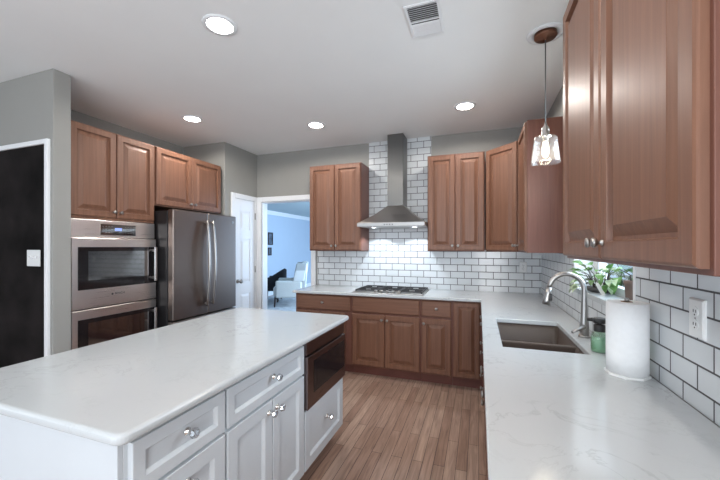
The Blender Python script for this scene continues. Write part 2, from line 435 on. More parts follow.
# rails and stiles
mb.box(0, st, -0.014, -0.006, 0, h).box(w - st, w, -0.014, -0.006, 0, h)
prev = 0
for a, b in zs + [(h, h)]:
    mb.box(st, w - st, -0.014, -0.006, prev, a); prev = b
for a, b in zs:
    mb.panel(st + 0.012, w - st - 0.012, a + 0.012, b - 0.012, 0.007, [(0.0, 0.006), (0.03, 0.0)], -0.006)
mb.build('door_leaf', M['trim'], pd, bevel=0.002)
MB().lathe([(0.026, 0), (0.026, -0.006), (0.012, -0.01), (0.011, -0.035), (0.024, -0.045), (0.028, -0.058), (0.02, -0.07), (0.004, -0.073)], (0.05, -0.014, 0.955), 'y', 20).build('door_knob', M['nickel'], pd)
for z in (0.25, 1.05, 1.80):
    MB().box(w - 0.004, w + 0.012, -0.020, -0.014, z, z + 0.09).lathe([(0.006, 0), (0.006, 0.09)], (w + 0.004, -0.02, z), 'z', 10).build('hinge', M['nickel'], pd)

# chalkboard on the wall stub
CBX1, CBZ = -3.012, 2.225
cb = thing('chalkboard', 'tall black chalkboard in a white frame on the left wall', 'chalkboard', (-4.3, 1.606, 0.0))
MB().box(0, CBX1 + 4.3 - 0.036, -0.010, 0, 0.09, CBZ - 0.036).build('writing_panel', M['chalk'], cb)
mb = MB().box(CBX1 + 4.3 - 0.036, CBX1 + 4.3, -0.024, 0, 0.09, CBZ).box(0, CBX1 + 4.3 - 0.036, -0.024, 0, CBZ - 0.036, CBZ)
mb.build('frame', M['trim'], cb, bevel=0.004)
sw = thing('light_switch', 'wide white light switch plate on the black chalkboard', 'light switch', (-3.190, 1.5955, 1.335))
MB().box(-0.080, 0.080, -0.006, 0, -0.062, 0.062).build('cover_plate', M['plate'], sw, bevel=0.003)
for dx in (-0.046, 0.0, 0.046):
    MB().box(dx - 0.006, dx + 0.006, -0.016, -0.006, -0.002, 0.014).build('toggle', M['trim'], sw, bevel=0.002)
struct('baseboard_left', MB().box(-5.1, -2.985, 1.590, 1.606, 0, 0.088).box(-2.985, -2.971, 1.590, 1.72, 0, 0.088), M['trim'], 'white baseboard under the chalkboard wall', 'baseboard', 0.003)

# window over the sink
wn = thing('window_1', 'white framed window with deep sill over the sink', 'window', (W, WY0, WZ0)); wn['kind'] = 'structure'
ww, wh = WY1 - WY0, WZ1 - WZ0
WD = 0.15
mb = MB()
mb.box(-0.012, WD, 0.0, 0.018, 0, wh).box(-0.012, WD, ww - 0.018, ww, 0, wh).box(-0.012, WD, 0.018, ww - 0.018, wh - 0.018, wh)
mb.build('window_jamb', M['trim'], wn)
MB().box(-0.016, WD + 0.05, -0.0, ww, -0.03, 0.0).build('window_sill', M['quartz'], wn, bevel=0.003)
mb = MB()
for a, b in ((0.018, 0.06), (ww - 0.06, ww - 0.018)):
    mb.box(WD - 0.03, WD + 0.02, a, b, 0, wh - 0.018)
mb.box(WD - 0.03, WD + 0.02, 0.06, ww - 0.06, 0, 0.045).box(WD - 0.03, WD + 0.02, 0.06, ww - 0.06, wh - 0.06, wh - 0.018)
mb.box(WD - 0.025, WD + 0.015, 0.06, ww - 0.06, 0.52, 0.56)
mb.build('window_frame', M['trim'], wn)
MB().box(WD - 0.004, WD, 0.06, ww - 0.06, 0.045, wh - 0.06).build('window_pane', M['pane'], wn)

# outdoors beyond the window
struct('ground', MB().box(0.86, 9, -2, 8, -0.5, -0.4), M['ground'], 'green lawn outside the sink window', 'lawn')
def leaf(mb, p, d, n, L, w_):
    d = Vector(d).normalized(); n = Vector(n); n = (n - d * n.dot(d)).normalized(); s_ = d.cross(n)
    p = Vector(p); pts = []
    prof = [(0, 0.02), (0.18, 0.75), (0.42, 1.0), (0.72, 0.66), (1.0, 0.02)]
    o = len(mb.v)
    for t, k in prof:
        c = p + d * (t * L) + n * (math.sin(t * PI) * L * 0.12 - t * t * L * 0.18)
        mb.v += [tuple(c - s_ * (k * w_ / 2) + n * (0.12 * w_ * k)), tuple(c), tuple(c + s_ * (k * w_ / 2) + n * (0.12 * w_ * k))]
    for i in range(len(prof) - 1):
        a = o + i * 3
        mb.f += [[a, a + 1, a + 4, a + 3], [a + 1, a + 2, a + 5, a + 4]]; mb.sm += [True, True]
def rv():
    while True:
        v = Vector((random.uniform(-1, 1), random.uniform(-1, 1), random.uniform(-1, 1)))
        if 0.1 < v.length < 1: return v
sh = thing('garden_shrub', 'leafy green shrub outside the sink window', 'shrub', (2.15, 5.2, -0.4))
mb = MB()
for i in range(900):
    v = rv().normalized(); q = Vector((v.x * 0.9, v.y * 1.7, 1.35 + v.z * 1.3)) * random.uniform(0.8, 1.0)
    leaf(mb, q, v + rv() * 0.6, Vector((0, 0, 1)) + rv() * 0.4, random.uniform(0.16, 0.28), 0.13)
mb.build('foliage', M['leaf'], sh)
mb = MB()
for i in range(5):
    a = i * 1.25
    mb.tube([(0.05 * math.cos(a), 0.05 * math.sin(a), 0), (0.15 * math.cos(a), 0.25 * math.sin(a), 0.6), (0.35 * math.cos(a), 0.6 * math.sin(a), 1.2)], [0.03, 0.02, 0.01], 8)
mb.build('trunk', M['stem'], sh)

# dining room beyond the doorway
FX0, FX1, FY1, FZ = -5.75, -0.6, 13.0, 2.47
struct('wall_dining_left', MB().box(FX0 - 0.1, FX0, D + 0.12, FY1, 0, FZ), M['blue_wall'], 'pale blue lit wall of the dining room', 'wall')
struct('wall_dining_back', MB().box(FX0 - 0.1, FX1, FY1, FY1 + 0.1, 0, FZ), M['blue_wall'], 'far wall of the room beyond the doorway', 'wall')
struct('wall_dining_right', MB().box(FX1, FX1 + 0.1, D + 0.12, FY1, 0, FZ), M['blue_wall'], 'right wall of the room beyond the doorway', 'wall')
struct('ceiling_dining', MB().box(FX0 - 0.1, FX1 + 0.1, D + 0.12, FY1 + 0.1, FZ, FZ + 0.06), M['teal_ceil'], 'ceiling of the room beyond the doorway', 'ceiling')
mb = MB()
mb.prism([(FX0, FZ - 0.11), (FX0 + 0.015, FZ - 0.11), (FX0 + 0.07, FZ - 0.02), (FX0 + 0.07, FZ), (FX0, FZ)], D + 0.13, FY1 - 0.01)
mb.v = [(x, z, y) for x, y, z in mb.v]
struct('trim_3', mb, M['trim'], 'white crown moulding along the blue dining room wall', 'crown moulding')
struct('baseboard_dining', MB().box(FX0, FX0 + 0.015, D + 0.12, FY1, 0, 0.12), M['trim'], 'white baseboard along the blue dining room wall', 'baseboard')

# ------------------------------------------------------------------ cabinet builders
RAISED = [(0.0, 0.007), (0.003, 0.003), (0.008, 0.0), (0.052, 0.0), (0.054, 0.010), (0.056, 0.016), (0.066, 0.016), (0.095, 0.003), (0.097, 0.0015)]
RAISED_NARROW = [(0.0, 0.007), (0.003, 0.003), (0.008, 0.0), (0.042, 0.0), (0.044, 0.010), (0.046, 0.016), (0.055, 0.016), (0.078, 0.003), (0.080, 0.0015)]
SLAB = [(0.0, 0.009), (0.004, 0.004), (0.010, 0.0)]
SHAKER = [(0.0, 0.002), (0.002, 0.0), (0.058, 0.0), (0.063, 0.005), (0.070, 0.013)]
SHAKER_D = [(0.0, 0.002), (0.002, 0.0), (0.040, 0.0), (0.044, 0.005), (0.050, 0.013)]
DT = 0.020

def knob(parent, x, z, y=-DT):
    MB().lathe([(0.009, 0), (0.009, -0.003), (0.006, -0.006), (0.0055, -0.014), (0.013, -0.019), (0.0155, -0.024), (0.0135, -0.029), (0.006, -0.031)], (x, y, z), 'y', 16).build('knob', M['nickel'], parent)
def crystal(parent, x, z, y=-DT):
    k = MB().lathe([(0.014, 0), (0.014, -0.004), (0.007, -0.008), (0.007, -0.018), (0.009, -0.022)], (x, y, z), 'y', 14).build('knob', M['chrome'], parent)
    MB().lathe([(0.007, -0.020), (0.016, -0.026), (0.019, -0.034), (0.015, -0.043), (0.007, -0.046)], (x, y, z), 'y', 8, smooth=False).build('crystal', M['crystal'], parent)
def front(kind, parent, x0, x1, z0, z1, style, mat, knobs=(), kfun=knob, y=0.0, rz=0.0, g=0.0035):
    """a door or drawer front whose lower-left corner is its own origin"""
    w_, h_ = x1 - x0 - 2 * g, z1 - z0 - 2 * g
    c, s_ = math.cos(rz), math.sin(rz)
    o = MB().panel(0, w_, 0, h_, DT, style).build(kind, mat, parent, (x0 + g * c, y + g * s_, z0 + g), (0, 0, rz))
    for kx, kz in knobs:
        kfun(o, kx if kx >= 0 else w_ + kx, kz if kz >= 0 else h_ + kz)
    return o
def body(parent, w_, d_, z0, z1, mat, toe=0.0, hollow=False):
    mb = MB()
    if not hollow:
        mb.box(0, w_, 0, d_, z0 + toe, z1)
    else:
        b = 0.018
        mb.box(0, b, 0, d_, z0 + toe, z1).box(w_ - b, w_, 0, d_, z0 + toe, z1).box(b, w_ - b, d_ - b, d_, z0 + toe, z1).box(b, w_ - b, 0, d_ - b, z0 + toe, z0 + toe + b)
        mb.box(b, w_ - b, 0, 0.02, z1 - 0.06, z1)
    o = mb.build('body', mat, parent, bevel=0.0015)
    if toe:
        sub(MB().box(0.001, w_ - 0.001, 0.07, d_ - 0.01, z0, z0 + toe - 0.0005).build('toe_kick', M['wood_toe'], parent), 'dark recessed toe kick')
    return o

def wall_cab(label, loc, rz, w_, z0, z1, depth, doors, name='wall_cabinet', group='stained wood wall cabinets'):
    t = thing(name, label, 'cabinet', (loc[0], loc[1], 0), rz, group)
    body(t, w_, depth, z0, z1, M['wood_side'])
    for x0, x1, side in doors:
        kx = 0.026 if side == 'l' else -0.026
        front('door', t, x0, x1, z0 + 0.008, z1 - 0.006, RAISED, M['wood'], [(kx, 0.05)])
    return t

UD = 0.31          # carcass depth of a wall cabinet
yu = 3.786 + DT    # carcass face, back run
xu = 0.345 + DT    # carcass face, right run
w1 = 0.690
wall_cab('two-door brown wood wall cabinet left of the range hood', (-2.014, yu), 0, w1, ZU, ZT, D - yu, [(0.004, w1 / 2, 'r'), (w1 / 2, w1 - 0.004, 'l')])
w2 = 0.600
wall_cab('two-door brown wood wall cabinet right of the range hood', (-0.540, yu), 0, w2, ZU, ZT, D - T - yu, [(0.004, w2 / 2, 'r'), (w2 / 2, w2 - 0.004, 'l')])
# diagonal corner cabinet
t = thing('corner_wall_cabinet', 'angled single-door wood wall cabinet filling the back right corner', 'cabinet', (0.060, 3.786, 0), 0, 'stained wood wall cabinets')
q = DT * 0.7071
ex, ey = 0.285, -0.285
MB().prism([(q + 0.006, q + 0.006), (ex + q - 0.006, ey + q + 0.004), (W - T - 0.060, ey + q + 0.004), (W - T - 0.060, D - T - 3.786), (q + 0.006, D - T - 3.786)], ZU, ZT).build('body', M['wood_side'], t, bevel=0.0015)
front('door', t, q + 0.004, q + 0.004 + math.hypot(ex, ey) - 0.012, ZU + 0.008, ZT - 0.006, RAISED, M['wood'], [(-0.026, 0.05)], y=q - 0.004, rz=-PI / 4)
w3 = 0.510
wall_cab('narrow single-door wood wall cabinet on the right wall, left of the window', (xu, 3.495), -PI / 2, w3, ZU, ZT, W - T - xu, [(0.004, w3 - 0.006, 'l')])
w4 = 0.977
wall_cab('large two-door wood wall cabinet at near right, above the paper towels', (xu, 1.692), -PI / 2, w4, ZU, ZT, W - T - xu, [(0.006, w4 / 2, 'r'), (w4 / 2, w4 - 0.008, 'l')])

# appliance wall
xl = -3.042 - DT
tw0, tw1 = 1.738, 2.493
ow = tw1 - tw0
t = thing('oven_cabinet', 'tall wood cabinet housing the double wall ovens', 'cabinet', (xl, tw0, 0), PI / 2, 'stained wood tall cabinets')
dp = xl - ALC - 0.004
b = 0.02
mb = MB().box(0, b, 0, dp, 0.1, ZT).box(ow - b, ow, 0, dp, 0.1, ZT).box(b, ow - b, dp - b, dp, 0.1, ZT).box(b, ow - b, 0, dp - b, 1.655, ZT).box(b, ow - b, 0, dp - b, 0.1, 0.29)
mb.build('body', M['wood'], t, bevel=0.0015)
MB().box(0.001, ow - 0.001, 0.07, dp - 0.01, 0, 0.0995).build('toe_kick', M['wood_toe'], t)
front('door', t, 0.004, ow / 2, 1.672, ZT - 0.004, RAISED, M['wood'], [(-0.026, 0.05)])
front('door', t, ow / 2, ow - 0.004, 1.672, ZT - 0.004, RAISED, M['wood'], [(0.026, 0.05)])
front('drawer_front', t, 0.004, ow - 0.004, 0.105, 0.285, SLAB, M['wood_h'], [(ow / 2, 0.09)])
fw = 0.920
t = thing('refrigerator_cabinet', 'two-door wood cabinet above the refrigerator', 'cabinet', (xl, tw1 + 0.002, 0), PI / 2, 'stained wood tall cabinets')
MB().box(0, fw - 0.004, 0, dp, 1.836, ZT).build('body', M['wood'], t, bevel=0.0015)
front('door', t, 0.010, fw / 2, 1.842, ZT - 0.004, RAISED, M['wood'], [(-0.026, 0.05)])
front('door', t, fw / 2, fw - 0.008, 1.842, ZT - 0.004, RAISED, M['wood'], [(0.026, 0.05)])

def text_mesh(name, txt, size, mat, parent, loc, rot, depth=0.0006):
    cu = bpy.data.curves.new(name, 'FONT'); cu.body = txt; cu.size = size; cu.extrude = depth; cu.align_x = 'CENTER'; cu.align_y = 'CENTER'
    tmp = bpy.data.objects.new('tmp', cu); C.objects.link(tmp)
    bpy.context.view_layer.update()
    me = bpy.data.meshes.new_from_object(tmp.evaluated_get(bpy.context.evaluated_depsgraph_get()))
    bpy.data.objects.remove(tmp)
    me.materials.clear(); me.materials.append(mat)
    o = bpy.data.objects.new(name, me); C.objects.link(o); o.parent = parent; o.location = loc; o.rotation_euler = rot
    return o

# double wall oven (one built-in unit)
ov = thing('double_wall_oven', 'stainless double wall oven with side-opening doors', 'oven', (xl, tw0 + b + 0.002, 0), PI / 2)
w_ = ow - 2 * b - 0.004
MB().box(0.004, w_ - 0.004, 0.0, 0.55, 0.292, 1.650).build('housing', M['black'], ov)
o0, o1 = -0.012, w_ + 0.012
cp = MB().panel(o0, o1, 1.502, 1.648, 0.022, [(0, 0.002), (0.003, 0)]).build('control_panel', M['steel'], ov)
MB().box(0.215, 0.525, -0.0245, -0.022, 1.523, 1.617).build('display_glass', M['black_glass'], cp)
MB().box(0.335, 0.395, -0.0252, -0.0245, 1.562, 1.588).build('clock_display', M['screen'], cp)
for gx in (0.23, 0.255, 0.28, 0.305, 0.425, 0.45, 0.475, 0.50):
    for gz in (1.545, 1.57, 1.595): MB().box(gx, gx + 0.008, -0.0252, -0.0245, gz, gz + 0.005).build('key', M['key'], cp)
def oven_door(z0, z1, logo):
    y = -0.045
    rs = [(0, 0.003), (0.004, 0)]
    d = MB().panel(o0, o1, z0, z1, 0.040, rs, -0.003).build('oven_door', M['steel'], ov)
    wz0, wz1 = z0 + 0.155, z1 - 0.075
    mb = MB().box(0.030, w_ + 0.008, -0.0465, -0.043, wz0, wz1)
    g = mb.build('door_glass', M['dark_glass'], d)
    mb = MB().box(0.105, w_ - 0.065, -0.0472, -0.0465, wz0 + 0.075, wz1 - 0.035)
    mb.build('inner_window', M['black_glass'], d)
    hx = w_ - 0.032
    mb = MB()
    mb.box(hx - 0.013, hx + 0.013, -0.098, -0.084, wz0 + 0.02, wz1 + 0.0)
    mb.box(hx - 0.010, hx + 0.010, -0.086, -0.0465, wz0 + 0.04, wz0 + 0.065).box(hx - 0.010, hx + 0.010, -0.086, -0.0465, wz1 - 0.045, wz1 - 0.02)
    mb.build('handle', M['steel'], d, bevel=0.004)
    if logo:
        text_mesh('lettering', 'BOSCH', 0.026, M['slot'], d, (w_ / 2 + 0.01, -0.0435, z0 + 0.095), (PI / 2, 0, 0))
        MB().lathe([(0.009, 0), (0.009, -0.0008)], (w_ / 2 - 0.055, -0.043, z0 + 0.095), 'y', 18).build('emblem', M['slot'], d)
oven_door(0.915, 1.494, True)
oven_door(0.300, 0.905, False)
MB().box(0.0, w_, -0.012, 0.0, 0.9055, 0.9145).build('vent_strip', M['black'], ov)

# refrigerator
fx = -2.82
FT, FB = 1.792, 0.690
fr = thing('refrigerator', 'dark stainless french door refrigerator with bottom freezer drawer', 'refrigerator', (fx, tw1 + 0.010, 0), PI / 2)
fwid = 0.908
MB().box(0, fwid, 0.075, 0.86, 0.03, FT - 0.012).build('cabinet_shell', M['black'], fr, bevel=0.004)
for x0, x1, hx in ((0.0, fwid / 2 - 0.003, fwid / 2 - 0.042), (fwid / 2 + 0.003, fwid, fwid / 2 + 0.042)):
    d = MB().box(x0, x1, 0.0, 0.070, FB, FT).build('refrigerator_door', M['dark_steel'], fr, bevel=0.010, seg=3)
    pts = []
    za, zb = 0.785, 1.705
    for i in range(15):
        u = i / 14
        pts.append((hx, -0.030 - 0.034 * math.sin(PI * u), za + (zb - za) * u))
    mb = MB().tube(pts, 0.0135, 12)
    mb.lathe([(0.010, 0.012), (0.010, -0.03)], (hx, 0, za + 0.02), 'y', 12).lathe([(0.010, 0.012), (0.010, -0.03)], (hx, 0, zb - 0.02), 'y', 12)
    mb.build('handle', M['nickel'], d)
MB().lathe([(0.016, 0), (0.016, -0.002)], (fwid - 0.06, 0.0, FT - 0.075), 'y', 20).build('badge', M['nickel'], fr)
d = MB().box(0, fwid, 0.0, 0.070, 0.09, FB - 0.012).build('freezer_drawer', M['dark_steel'], fr, bevel=0.010, seg=3)
MB().tube([(0.09 + (fwid - 0.18) * i / 10, -0.03 - 0.03 * math.sin(PI * i / 10), 0.60) for i in range(11)], 0.0135, 12).lathe([(0.010, 0.012), (0.010, -0.03)], (0.11, 0, 0.6), 'y', 12).lathe([(0.010, 0.012), (0.010, -0.03)], (fwid - 0.11, 0, 0.6), 'y', 12).build('handle', M['nickel'], d)
MB().box(0.02, fwid - 0.02, 0.03, 0.20, 0.0, 0.085).build('base_grille', M['black'], fr)

# ------------------------------------------------------------------ base cabinets, back run
yb = 3.492 + DT
ZB = ZCT - SL
bd = D - yb - 0.004
BG = 'stained wood base cabinets'
def base_cab(label, loc, rz, w_, depth, layout, hollow=False):
    """layout: list of (kind, x0, x1, z0, z1, style, mat, knobs)"""
    t = thing('base_cabinet', label, 'cabinet', (loc[0], loc[1], 0), rz, BG)
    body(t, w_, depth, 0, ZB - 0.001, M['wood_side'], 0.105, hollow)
    for k, x0, x1, z0, z1, st_, mt, kn in layout:
        front(k, t, x0, x1, z0, z1, st_, M[mt], kn)
    return t
dz0, dz1, bz0 = 0.700, 0.872, 0.118
w_ = 0.708
base_cab('wood base cabinet with one wide drawer at the left end of the back counter', (-2.040, yb), 0, w_, bd,
         [('drawer_front', 0.01, w_ - 0.012, dz0, dz1, SLAB, 'wood_h', [((w_ - 0.02) / 2, 0.086)]),
          ('door', 0.01, w_ / 2 - 0.03, bz0, dz0 - 0.012, RAISED, 'wood', [(-0.026, -0.05)]), ('door', w_ / 2 - 0.03, w_ - 0.075, bz0, dz0 - 0.012, RAISED, 'wood', [(0.026, -0.05)])])
w_ = 0.762
base_cab('wood base cabinet with two doors under the gas cooktop', (-1.332, yb), 0, w_, bd,
         [('false_drawer_front', 0.006, w_ - 0.006, dz0, dz1, SLAB, 'wood_h', []),
          ('door', 0.006, w_ / 2, bz0, dz0 - 0.012, RAISED, 'wood', [(-0.026, -0.05)]), ('door', w_ / 2, w_ - 0.006, bz0, dz0 - 0.012, RAISED, 'wood', [(0.026, -0.05)])])
w_ = 0.318
base_cab('narrow wood base cabinet with a drawer over one door, right of the cooktop', (-0.570, yb), 0, w_, bd,
         [('drawer_front', 0.008, w_ - 0.006, dz0, dz1, SLAB, 'wood_h', [((w_ - 0.014) / 2, 0.086)]),
          ('door', 0.008, w_ - 0.006, bz0, dz0 - 0.012, RAISED, 'wood', [(0.026, -0.05)])])
w_ = 0.310
base_cab('wood base cabinet with one full-height door in the inner corner', (-0.252, yb), 0, w_, bd,
         [('door', 0.010, 0.266, bz0, dz1, RAISED_NARROW, 'wood', [])])
# right run (fronts face the island)
xb = 0.040 + DT
rd = W - xb - 0.004
y = yb - 0.002
for label, w_, hollow, lay in (
    ('wood base cabinet with three drawers beside the inner corner', 0.762, False, 'drawers'),
    ('wood sink base cabinet with two doors', 0.900, True, 'sink'),
    ('wood base cabinet with one drawer nearer the camera than the sink', 0.610, False, 'one'),
    ('wood base cabinet at the near end of the right counter', 0.760, False, 'two')):
    if lay == 'drawers':
        L = [('drawer_front', 0.085, w_ - 0.006, a, b_, SLAB, 'wood_h', [(0.20, (b_ - a) / 2), (0.49, (b_ - a) / 2)]) for a, b_ in ((0.700, 0.872), (0.415, 0.690), (0.118, 0.405))]
    elif lay == 'sink':
        L = [('false_drawer_front', 0.006, w_ - 0.006, dz0, dz1, SLAB, 'wood_h', []),
             ('door', 0.006, w_ / 2, bz0, dz0 - 0.012, RAISED, 'wood', [(-0.026, -0.05)]), ('door', w_ / 2, w_ - 0.006, bz0, dz0 - 0.012, RAISED, 'wood', [(0.026, -0.05)])]
    elif lay == 'one':
        L = [('drawer_front', 0.006, w_ - 0.006, dz0, dz1, SLAB, 'wood_h', [((w_ - 0.012) / 2, 0.086)]),
             ('door', 0.006, w_ - 0.006, bz0, dz0 - 0.012, RAISED, 'wood', [(0.026, -0.05)])]
    else:
        L = [('drawer_front', 0.006, w_ - 0.006, dz0, dz1, SLAB, 'wood_h', [((w_ - 0.012) / 2, 0.086)]),
             ('door', 0.006, w_ / 2, bz0, dz0 - 0.012, RAISED, 'wood', [(-0.026, -0.05)]), ('door', w_ / 2, w_ - 0.006, bz0, dz0 - 0.012, RAISED, 'wood', [(0.026, -0.05)])]
    base_cab(label, (xb, y), -PI / 2, w_, rd, L, hollow)
    y -= w_ + 0.002
YEND = y
# ------------------------------------------------------------------ worktops
SX0, SX1, SY0, SY1 = 0.117, 0.497, 1.860, 2.580
CX0, CX1, CY0, CY1 = -1.325, -0.545, 3.500, 4.020
def cells(xs, ys, keep, z0, z1):
    bm = bmesh.new(); vs = {}
    def gv(i, j):
        if (i, j) not in vs: vs[(i, j)] = bm.verts.new((xs[i], ys[j], z1))
        return vs[(i, j)]
    for i in range(len(xs) - 1):
        for j in range(len(ys) - 1):
            if keep((xs[i] + xs[i + 1]) / 2, (ys[j] + ys[j + 1]) / 2):
                bm.faces.new([gv(i, j), gv(i + 1, j), gv(i + 1, j + 1), gv(i, j + 1)])
    r = bmesh.ops.extrude_face_region(bm, geom=list(bm.faces))
    bmesh.ops.translate(bm, verts=[e for e in r['geom'] if isinstance(e, bmesh.types.BMVert)], vec=(0, 0, z0 - z1))
    bmesh.ops.recalc_face_normals(bm, faces=bm.faces)
    me = bpy.data.meshes.new('worktop'); bm.to_mesh(me); bm.free()
    return me
ycf, xcf = 3.455, 0.020
def keep(x, y):
    if SX0 < x < SX1 and SY0 < y < SY1: return False
    if y > ycf: return True
    return x > xcf
me = cells([-2.055, xcf, SX0, SX1, W - T - 0.001], [YEND, SY0, SY1, ycf, D - T - 0.001], keep, ZCT - SL, ZCT)
me.materials.append(M['quartz'])
wt = bpy.data.objects.new('worktop', me); C.objects.link(wt)
bv = wt.modifiers.new('bevel', 'BEVEL'); bv.width = 0.006; bv.segments = 3; bv.limit_method = 'ANGLE'
tag(wt, 'L-shaped white quartz worktop running along the back and right walls', 'countertop')

# island
IX0, IX1, IY0, IY1 = -1.902, -0.900, 0.632, 2.335
def rrect(x0, x1, y0, y1, r, n=6):
    pts = []
    for cx, cy, a0 in ((x1 - r, y1 - r, 0), (x0 + r, y1 - r, PI / 2), (x0 + r, y0 + r, PI), (x1 - r, y0 + r, 1.5 * PI)):
        for k in range(n + 1):
            a = a0 + PI / 2 * k / n
            pts.append((cx + r * math.cos(a), cy + r * math.sin(a)))
    return pts
it = MB().prism(rrect(IX0, IX1, IY0, IY1, 0.035), ZCT - 0.034, ZCT).build('island_worktop', M['quartz'], bevel=0.014, seg=4)
tag(it, 'white quartz slab with rounded edges on top of the island', 'countertop')
IB = ZCT - 0.035
xi = -0.963
idp = xi - (IX0 + 0.03)
IG = 'white island cabinets'
def island_cab(label, y0, w_, fronts, hollow=False):
    t = thing('island_cabinet', label, 'cabinet', (xi, y0, 0), PI / 2, IG)
    if hollow:
        mb = MB().box(0, 0.02, 0, idp, 0.105, IB).box(w_ - 0.02, w_, 0, idp, 0.105, IB).box(0.02, w_ - 0.02, 0, idp, 0.105, 0.480).box(0.02, w_ - 0.02, 0, idp, IB - 0.012, IB).box(0.02, w_ - 0.02, idp - 0.1, idp, 0.48, IB - 0.012)
        mb.build('body', M['paint'], t, bevel=0.0015)
    else:
        MB().box(0, w_, 0, idp, 0.105, IB).build('body', M['paint'], t, bevel=0.0015)
    sub(MB().box(0.02, w_ - 0.001, 0.075, idp - 0.03, 0, 0.1045).build('toe_kick', M['wood_toe'], t), 'dark recessed toe kick')
    for k, x0, x1, z0, z1, st_, kn in fronts:
        front(k, t, x0, x1, z0, z1, st_, M['paint'], kn, crystal)
    return t
a, b_ = 0.688, 1.085
w_ = b_ - a
island_cab('white island cabinet with stacked drawers at the near end', a, w_,
           [('drawer_front', 0.009, w_ - 0.003, 0.690, 0.856, SHAKER_D, [((w_ - 0.012) / 2, 0.095)]),
            ('drawer_front', 0.009, w_ - 0.003, 0.405, 0.684, SHAKER, [((w_ - 0.012) / 2, -0.065)]),
            ('drawer_front', 0.009, w_ - 0.003, 0.115, 0.399, SHAKER, [((w_ - 0.012) / 2, -0.065)])])
a, b_ = 1.086, 1.722
w_ = b_ - a
island_cab('white island cabinet with a drawer over two doors, in the middle', a, w_,
           [('drawer_front', 0.003, w_ - 0.003, 0.690, 0.856, SHAKER_D, [(w_ / 2, 0.095)]),
            ('door', 0.003, w_ / 2, 0.115, 0.684, SHAKER, [(-0.030, -0.05)]), ('door', w_ / 2, w_ - 0.003, 0.115, 0.684, SHAKER, [(0.030, -0.05)])])
a, b_ = 1.723, 2.305
w_ = b_ - a
island_cab('white island cabinet holding the microwave above one drawer', a, w_,
           [('drawer_front', 0.003, w_ - 0.004, 0.115, 0.470, SHAKER, [(w_ / 2, 0.19)])], True)
# end panels of the island
ep = tag(MB().panel(IX0 + 0.03, xi - 0.001, 0.02, IB, 0.016, [(0, 0.001), (0.001, 0), (0.07, 0), (0.074, 0.008)], 0.6870).build('island_end_panel', M['paint']), 'white recessed end panel on the near end of the island', 'panel')
# microwave drawer
mw = thing('microwave_drawer', 'stainless microwave drawer, tinted brown for reflected wood, built into the far end of the island', 'microwave', (xi, a + 0.021, 0), PI / 2)
w_ = w_ - 0.042
MB().box(0.003, w_ - 0.003, 0.0, 0.45, 0.484, 0.862).build('housing', M['black'], mw)
x0, x1 = -0.016, w_ + 0.016
MB().panel(x0, x1, 0.792, 0.872, 0.030, [(0, 0.002), (0.003, 0)]).build('control_strip', M['micro'], mw)
d = MB().panel(x0, x1, 0.478, 0.784, 0.038, [(0, 0.002), (0.003, 0)]).build('drawer_door', M['micro'], mw)
MB().box(0.055, w_ - 0.005, -0.0395, -0.038, 0.555, 0.745).build('door_glass', M['dark_glass'], d)
MB().box(0.095, w_ - 0.05, -0.0402, -0.0395, 0.585, 0.722).build('inner_window', M['dark_glass'], d)

# ------------------------------------------------------------------ range hood
hd = thing('range_hood', 'stainless pyramid range hood with tall chimney above the cooktop', 'range hood', (-0.925, D - T - 0.001, 0))
cx, cy = 0.095, 0.235
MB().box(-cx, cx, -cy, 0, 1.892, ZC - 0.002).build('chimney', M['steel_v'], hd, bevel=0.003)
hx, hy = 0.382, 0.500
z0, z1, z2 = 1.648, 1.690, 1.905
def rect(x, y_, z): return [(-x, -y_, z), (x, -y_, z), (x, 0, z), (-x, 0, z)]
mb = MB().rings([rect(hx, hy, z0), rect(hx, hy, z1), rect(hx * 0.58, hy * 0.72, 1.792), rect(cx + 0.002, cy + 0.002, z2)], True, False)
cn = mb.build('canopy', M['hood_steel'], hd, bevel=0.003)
MB().box(-hx + 0.05, hx - 0.05, -hy + 0.06, -0.05, z0 - 0.004, z0 - 0.0005).build('filter', M['nickel'], hd)
mb = MB()
for k in range(4): mb.lathe([(0.007, 0), (0.006, -0.004)], (-0.06 + k * 0.03, -hy, 1.669), 'y', 12)
mb.build('control_buttons', M['black'], cn)
for dx in (-0.24, 0.24):
    MB().lathe([(0.030, 0), (0.030, -0.003)], (dx, -0.30, z0 - 0.001), 'z', 20).build('hood_lamp', M['led'], hd)
    d = bpy.data.lights.new('hood_lamp_light', 'SPOT'); d.energy = 14; d.color = (0.80, 0.90, 1.0); d.spot_size = math.radians(112); d.spot_blend = 0.15; d.shadow_soft_size = 0.03
    o = bpy.data.objects.new('hood_lamp_light', d); C.objects.link(o); o.parent = hd; o.location = (dx, -0.30, z0 - 0.012); o.rotation_euler = (math.radians(14), 0, 0)

